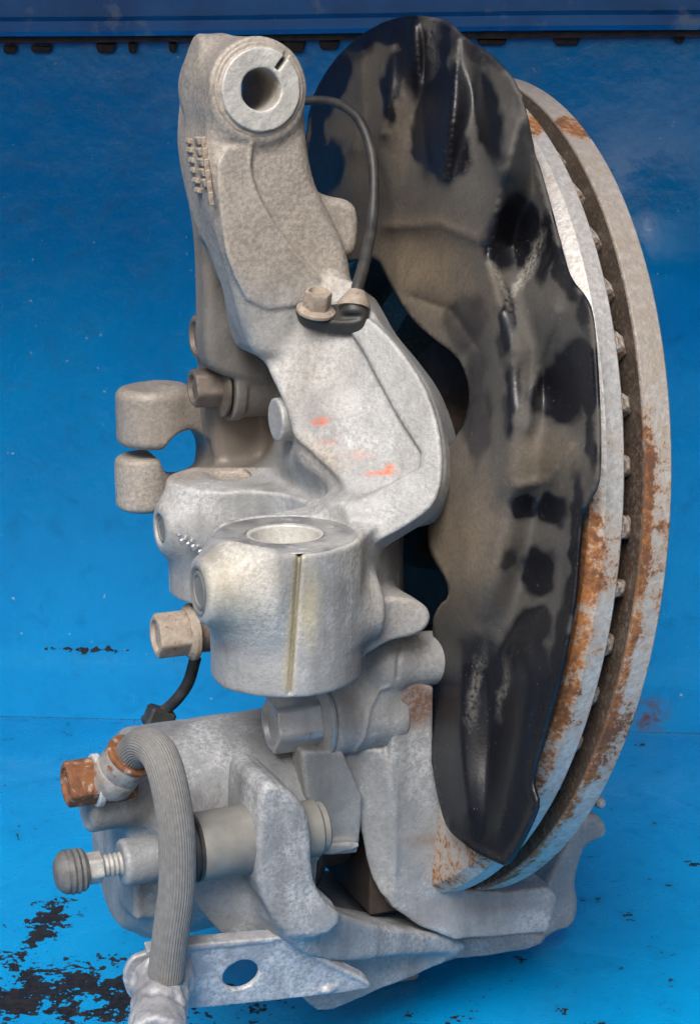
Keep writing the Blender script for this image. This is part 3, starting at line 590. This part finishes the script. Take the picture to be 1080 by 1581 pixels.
# upper bushing with its split sleeve
b = Casting(B0 + (-19, -5, -19), B0 + (19, 44, 19), .5)
b.cyl(B0 + (0, -2.6, 0), B0 + (0, 42, 0), 15.6, .8, .4); b.cyl(B0 + (0, -.9, 0), B0 + (0, 1, 0), 17.6, .5, .4)
b.cyl(B0 + (0, -6, 0), B0 + (0, 46, 0), 7.8, .1, .9, True)
q = math.radians(50); rot = np.array([[math.cos(q), 0, math.sin(q)], [0, 1, 0], [-math.sin(q), 0, math.cos(q)]])
b.box(B0 + 17 * rot[0], (7.5, 10, 1.0), rot, .2, .3, True); b.wave(.1, 9)
b.mesh('bushing', M_BUSH, knuckle, dict(dirt=lambda V, px, py: .85 * sstep(np.hypot(V[:, 0] - B0[0], V[:, 2] - B0[2]), 15.2, 15.9) + .12 + .5 * (V[:, 1] > B0[1])), 'pale split sleeve bushing'); del b
link_b = None
# raised foundry mark block on the arm's side and the weld-like marks on the rear clamp
def small_box(name, m, c, sx, sy, sz, parent, ang=0.0, bev=.35):
    bm = bmesh.new(); bmesh.ops.create_cube(bm, size=1)
    for v in bm.verts: v.co = Vector((v.co.x * sx * .001, v.co.y * sy * .001, v.co.z * sz * .001))
    bmesh.ops.bevel(bm, geom=bm.edges[:], offset=bev * .001, segments=1, affect='EDGES')
    me = bpy.data.meshes.new(name); bm.to_mesh(me); bm.free(); o = link(name, me, m, parent, False); o.location = [x * .001 for x in c]; o.rotation_euler = (ang * .0, ang, 0); return o

# ================================================================== sensor, its bolt and cable
SB = on(513, 490, P0, LN)
s = Casting(SB - 26, SB + 26, .5)
s.plate([(456, 478), (462, 470), (500, 476), (545, 470), (566, 476), (568, 490), (556, 503), (520, 505), (482, 500), (458, 490)], on(513, 490, P0 + LN * 3.0, LN), norm(LN + np.array([0, 0, 1.1])), 4.2, 1.4, 1, front=2)
CR = on(546, 490, P0 + LN * 4, LN); CY0 = CR[1]; s.cyl(CR, aty(548, 466, CY0 + 3), 5.2, 1.5, 2)
sensor = s.mesh('wheel_sensor', M_RUBBER, root, None, 'black rubber sensor foot bolted to the arm'); del s
bolt_ax = norm((.02, -.35, 1)); hex_bolt('sensor_bolt', M_DUSTYBOLT, on(487, 483, P0 + LN * 6.5, LN), bolt_ax, 9.6, 6.5, 7.6, 2.6, sensor)
tube('sensor_cable', M_CABLE, [aty(547, 480, CY0 + 1), aty(550, 450, CY0 + 4), aty(562, 405, CY0 + 12), aty(573, 350, 8), aty(577, 290, 16), aty(573, 235, 22), aty(556, 188, 30), aty(532, 165, 38), aty(505, 156, 46), aty(470, 156, 54), aty(436, 168, 62), aty(416, 215, 66), aty(412, 300, 64), aty(420, 380, 60)], lambda t: 2.5 - 1.1 * t, 16, 8, sensor)
lathe('cable_collar', M_DUSTYBOLT, aty(547, 472, CY0 + 2), aty(550, 450, CY0 + 4) - aty(547, 472, CY0 + 2), [(-1, 6.2), (.6, 6.4), (2.4, 5.6), (4.5, 4.0), (6, 3.1)], 24, sensor, None, .05)

# ================================================================== bolts on the knuckle
hex_bolt('mount_bolt', M_BOLT, BM, -X, 20.5, 18, 15, 4.5, root, 'large plated hex bolt under the front clamp')
for c, r in PINS:
    lathe('pin_plug', M_SLEEVE, c + X * 1.4, -X, [(0, r * .60), (1.0, r * .60), (1.5, r * .54), (1.5, r * .46), (1.0, r * .42), (1.0, .01)], 36, knuckle)
    lathe('pin_ring', M_SLEEVE, c + X * 1.0, -X, [(0, r * .64), (.9, r * .64), (1.3, r * .70), (1.0, r * .78), (0, r * .82)], 36, knuckle)
lathe('clamp_sleeve', M_BUSH, (FB[0], FB[1], ZT + .25), -Z, [(0, 14.2), (0, 13.2), (.6, 12.7), (8.5, 12.4), (9.0, 8.3), (9.4, 8.3), (9.4, 14.2), (0, 14.2)], 56, knuckle, 'bright machined bore of the front clamp')
lathe('machined_face', M_FACE, (FB[0], FB[1], ZT - .4), Z, [(0, 14.6), (.75, 14.9), (.75, 25.6), (.4, 26.2), (0, 26.4), (0, 14.6)], 64, knuckle)
lathe('washer', M_BOLT, BM - X * 1.2, -X, [(0, 15.4), (.3, 15.7), (1.0, 15.7), (1.3, 15.3)], 48, root)
c = aty(352, 596, 58); hex_bolt('track_rod_bolt', M_GREASYBOLT, c - X * 2.2, -X, 14.5, 11, 12.6, 2.5, root)
c = aty(318, 520, 70); hex_bolt('far_bolt', M_GREASYBOLT, c + X * 4, -X, 17, 7, 9, 2, root)
c = aty(300, 975, 42); hex_bolt('ball_joint_bolt', M_DUSTYBOLT, c, -X, 17, 13, 12, 4, root, 'dirty rust tinged bolt under the rear clamp')
lathe('ball_joint_shank', M_GREASYBOLT, c, X, [(0, 9), (26, 10)], 32, root)
tube('lower_cable', M_CABLE, [aty(302, 1015, 60), aty(290, 1055, 62), aty(268, 1085, 66), aty(245, 1102, 72), aty(225, 1112, 78)], 2.6, 14, 8, root)
small_box('cable_plug', M_RUBBER, aty(246, 1108, 70), 12, 9, 9, root, .4, 1.2)

# ================================================================== caliper bracket
Bk = Casting((-45, -75, 20), (112, 32, 172), .85)
Bk.py([(612, 1062), (640, 1050), (670, 1062), (669, 1180), (690, 1285), (711, 1312), (720, 1373), (780, 1378), (850, 1370), (862, 1386), (846, 1440), (780, 1446), (702, 1452), (650, 1432), (606, 1402), (598, 1200)], -44, 26, 1.6, 1.5, smooth=0)
fo_ = aty(606, 1300, -44); fn_ = norm((-.5, -.87, 0))
Bk.plate([(524, 1150), (612, 1160), (612, 1404), (578, 1372), (562, 1315), (548, 1240), (528, 1200)], fo_, fn_, 20, 1.2, 2, smooth=1)
Bk.py([(466, 1160), (530, 1160), (560, 1230), (556, 1300), (552, 1318), (498, 1322), (496, 1262), (472, 1232)], -42, 14, 1.4, 1.5, smooth=0)
Bk.py([(498, 1304), (554, 1300), (556, 1312), (500, 1324)], -46, 12, 1.2, 1, smooth=1)
Bk.py([(470, 1120), (660, 1100), (660, 1230), (480, 1240)], -12, 20, 4, 5)
Bk.wave(.2, 23)
bracket = Bk.mesh('caliper_bracket', M_BRACKET, root, dict(rust=lambda V, px, py: np.maximum.reduce([.95 * blob(px, py, 642, 1085, 34, 36, 0, .4), .55 * blob(px, py, 660, 1298, 28, 10, 0, .7), .5 * blob(px, py, 770, 1398, 80, 12, 0, .8), .35 * blob(px, py, 650, 1420, 30, 10, 0, .8)]), grease_shade=lambda V, px, py: .35 * blob(px, py, 510, 1215, 40, 60, 0, .6))); del Bk

# ================================================================== caliper
Cc = Casting((-135, -97, -1), (150, 78, 158), .95)
CY, CZ = -2.0, 99.5
Cc.cyl((-95, CY, CZ), (-29, CY, CZ), 42, 4, 4)
Cc.cyl((-104, CY, CZ - 4), (-70, CY, CZ - 4), 34, 5, 8)
c = aty(128, 1240, -28); Cc.cyl(c, c + X * 30, 11.5, 3, 7)
c = aty(186, 1333, -50); Cc.cyl(c, c + X * 34, 8.8, 2, 5)
c = aty(218, 1385, -35); Cc.box(c + (3, 8, 0), (7, 12, 8), None, 2.5, 5)
Cc.py([(402, 1216), (428, 1208), (470, 1240), (481, 1275), (483, 1352), (500, 1394), (535, 1420), (500, 1452), (440, 1442), (408, 1400), (394, 1352), (400, 1262)], -80, 36, 2.6, 4, smooth=1)
Cc.py([(262, 1330), (400, 1345), (450, 1400), (520, 1450), (452, 1470), (356, 1460), (296, 1392)], -60, 45, 2, 4, smooth=1)
# lower bridge reaching under the disc to the outboard fingers
Cc.py([(420, 1430), (500, 1462), (600, 1436), (704, 1446), (704, 1481), (625, 1514), (560, 1541), (500, 1567), (468, 1546), (420, 1470)], -34, 66, 1.8, 7, smooth=1)
Cc.box((18, 34, 14), (22, 20, 14.5), None, 3, 4)
Cc.py([(600, 1440), (700, 1452), (846, 1438), (832, 1466), (760, 1477), (690, 1485), (600, 1520)], -2, 48, 2.5, 4, smooth=1)
ma = aty(440, 1425, -78); mb = aty(700, 1450, -38); mn = norm((mb[1] - ma[1], ma[0] - mb[0], 0)); mn = mn if mn[1] < 0 else -mn
Cc.plate([(436, 1405), (490, 1394), (520, 1408), (560, 1422), (612, 1434), (720, 1448), (720, 1472), (610, 1478), (520, 1490), (450, 1466)], ma, mn, 26, 2.5, 8)
Cc.py([(780, 1440), (836, 1380), (862, 1330), (884, 1284), (904, 1258), (934, 1264), (940, 1292), (914, 1302), (899, 1318), (889, 1365), (895, 1396), (888, 1434), (848, 1444), (834, 1467)], 4, 44, 3, 4, smooth=1)
c = aty(926, 1240, 14); Cc.chain([c, c + (0, 10, 0)], [2.6, 2.6], 2)
Cc.py([(497, 1325), (560, 1322), (585, 1380), (606, 1424), (560, 1414), (525, 1404), (500, 1384)], -48, 75, 2, 2, sub=True, smooth=1)
Cc.wave(.22, 27)
caliper = Cc.mesh('brake_caliper', M_CALIPER, root, dict(grease_shade=lambda V, px, py: .5 * blob(px, py, 440, 1120, 60, 40, 0, .7) * (py < 1240), rust=lambda V, px, py: .2 * blob(px, py, 545, 1320, 20, 10)), 'dull grey floating brake caliper'); del Cc
lathe('piston_boot', M_RUBBER, (-29, CY, CZ), X, [(0, 37), (2, 36), (3, 33), (5, 34), (6.5, 27), (8, 26), (20, 26)], 64, caliper)
sb_ = aty(390, 1293, -66)
lathe('guide_sleeve', M_SLEEVE, sb_, -X, [(-4, 12.9), (0, 12.9), (17, 12.6), (21.5, 12.6), (22.2, 12.2), (22.4, 8)], 48, caliper)
lathe('guide_boot', M_RUBBER, sb_ - X * 22, -X, [(-.5, 11.5), (0, 12.6), (1.2, 12.8), (1.6, 11.8), (2.2, 11.8), (2.6, 12.9), (4.2, 12.4), (4.6, 9), (4.6, .01)], 48, caliper)
lathe('guide_bushing', M_SLEEVE, aty(474, 1280, -64), X, [(-3, 10.8), (3, 10.8), (4, 9.6), (6, 9.6), (7, 8.6)], 48, caliper)
def box_part(name, m, lo, hi, parent, bev=1.0):
    c = (np.array(lo) + np.array(hi)) / 2; d = np.array(hi) - np.array(lo); return small_box(name, m, c, *d, parent, 0, bev)
box_part('brake_pad', M_PAD, (-6, -36, 62), (15, 50, 108), caliper)
# bleeder screw with a ribbed cap
c = aty(186, 1333, -50)
pr = []
for i in range(11): pr += [(i * .9, 3.9 if i % 2 else 4.4)]
lathe('bleeder_screw', M_THREAD, c, -X, pr, 28, caliper)
hex_bolt('bleeder_nut', M_THREAD, c - X * 7.5, -X, 10.6, 5.5, None, 0, caliper, None)
lathe('bleeder_cap', M_GREY_RUBBER, c - X * 13.2, -X, [(0, 4), (.2, 7.2), (1.4, 8.1), (2.4, 7.7), (3.4, 8.5), (4.6, 8.0), (5.6, 8.5), (6.8, 8.0), (7.8, 8.2), (9.5, 7.2), (11, 5.4), (11.6, 3.0), (11.8, .01)], 32, caliper, None, .015)

# ================================================================== brake hose with its banjo end, ferrule and holder plate
hose = tube('brake_hose', M_HOSE, [aty(188, 1196, -44), aty(206, 1164, -52), aty(224, 1150, -60), aty(246, 1166, -68), aty(262, 1215, -74), aty(273, 1290, -78), aty(273, 1370, -79), aty(264, 1440, -78), aty(256, 1510, -76)], 6.7, 160, 14, root, 40, .07, 'ribbed grey rubber brake hose')
bj = aty(152, 1204, -40)
hex_bolt('banjo_bolt', M_RUST, bj - X * 1.5, -X, 15.5, 11, None, 0, hose, 'rusty banjo bolt')
lathe('banjo_washer', M_WHITE, bj - X * 1.8, X, [(0, 7), (0, 9.6), (.4, 9.9), (2.2, 9.9), (2.6, 9.6), (2.6, 7)], 40, hose)
lathe('banjo_eye', M_RUST, bj + X * 1, X, [(0, 8.8), (1, 9.3), (11, 9.3), (12, 8.8)], 40, hose)
fa = aty(166, 1212, -42); fb = aty(209, 1158, -52)
lathe('hose_ferrule', simple('pitted_ferrule', (.46, .44, .41), .6, .35, (.28, .25, .22), 170, .4, ((.58, .68), (.28, .11, .035))), fa, fb - fa, [(0, 7.5), (2, 8.6), (8, 8.9), (9, 8.4), (10, 8.9), (15.5, 9.1), (17.0, 9.0), (17.6, 8.5), (17.6, 7.2)], 40, hose, None, .012)
lathe('ferrule_lip', M_RUST, fa + norm(fb - fa) * 16.2, fb - fa, [(0, 9.2), (.8, 9.5), (1.8, 9.3), (2.2, 8.7), (2.2, 7.6)], 40, hose)
PO = aty(400, 1505, -66); PN = norm((-.05, -math.cos(R(14)), -math.sin(R(14))))
Pl = Casting(PO + (-75, -22, -32), PO + (60, 25, 32), .55)
Pl.plate([(225, 1472), (300, 1463), (440, 1449), (472, 1470), (562, 1514), (571, 1524), (562, 1530), (420, 1546), (296, 1559), (232, 1558), (200, 1545), (189, 1510), (200, 1482)], PO, PN, 2.6, .8, 1, smooth=1)
Pl.plate([(230, 1476), (300, 1466), (436, 1452), (470, 1473), (560, 1517), (570, 1523), (570, 1518), (562, 1511), (472, 1466), (440, 1446), (300, 1458), (226, 1468)], PO, PN, 5.5, .7, 1.4, front=.4, smooth=0)
u_, v_, _ = frame(PN); h0 = on(372, 1506, PO, PN)
Pl.cyl(h0 + PN * 6, h0 - PN * 9, 7.0, .1, .8, True)
c = on(505, 1527, PO, PN); Pl.ell(c, (3.2, 2, 2), 1.5)
Pl.wave(.12, 13)
plate = Pl.mesh('hose_holder_plate', M_ZINC, hose, None, 'corroded zinc holder plate with one round hole'); del Pl
fc = on(250, 1512, PO, PN); e = aty(243, 1592, -92)
Fe = Casting(np.minimum(fc, e) - 22, np.maximum(fc, e) + 22, .6); ax = norm(e - fc)
Fe.cyl(fc - ax * 8, fc + ax * 6, 12.0, 5, 4); Fe.cyl(fc, e + ax * 6, 10.6, 2, 4)
for i in range(7):
    for j in range(3):
        th = i * .9 + j * .45; uu, vv, _ = frame(ax); Fe.ell(fc + ax * (6 + j * 7) + (uu * math.cos(th) + vv * math.sin(th)) * 11.6, (2.1, 2.1, 2.6), 2.5, True)
Fe.wave(.35, 11)
Fe.mesh('crimped_hose_end', M_ZINC, hose, None, 'lumpy corroded crimped end of the hose'); del Fe

# ------------------------------------------------------------------ foundry marks (raised, illegible)
XS = aty(321, 255, 2)[0]
def side(px, py, d=0.0): return on(px, py, (XS + d, 0, 0), X)
for i, (px, py) in enumerate([(292, 218), (306, 217), (294, 232), (308, 234), (297, 248), (311, 250), (299, 263), (313, 266), (303, 279), (316, 282), (306, 294)]):
    small_box('foundry_mark', M_DUSTYBOLT, side(px, py, .45), 2.0, 4.2 + (i * 37 % 3), 2.2 + (i * 13 % 2) * .8, knuckle, .25 * (-1) ** i, .4)
for i in range(6):
    small_box('foundry_mark', M_DUSTYBOLT, side(315 + i * 2.2, 222 + i * 17, .5), 2.0, 1.6, 5.2, knuckle, -.12, .4)
for i, (px, py) in enumerate([(277, 826), (281, 835), (287, 830), (290, 839), (297, 834), (299, 845), (306, 843), (309, 852)]):
    small_box('cast_number', M_BOLT, aty(px, py, BB[1] - 24.6 + abs(px - 300) * .05), 2.0, 2.4, 1.6 + (i % 3) * .6, knuckle, .5 * (-1) ** i, .5)
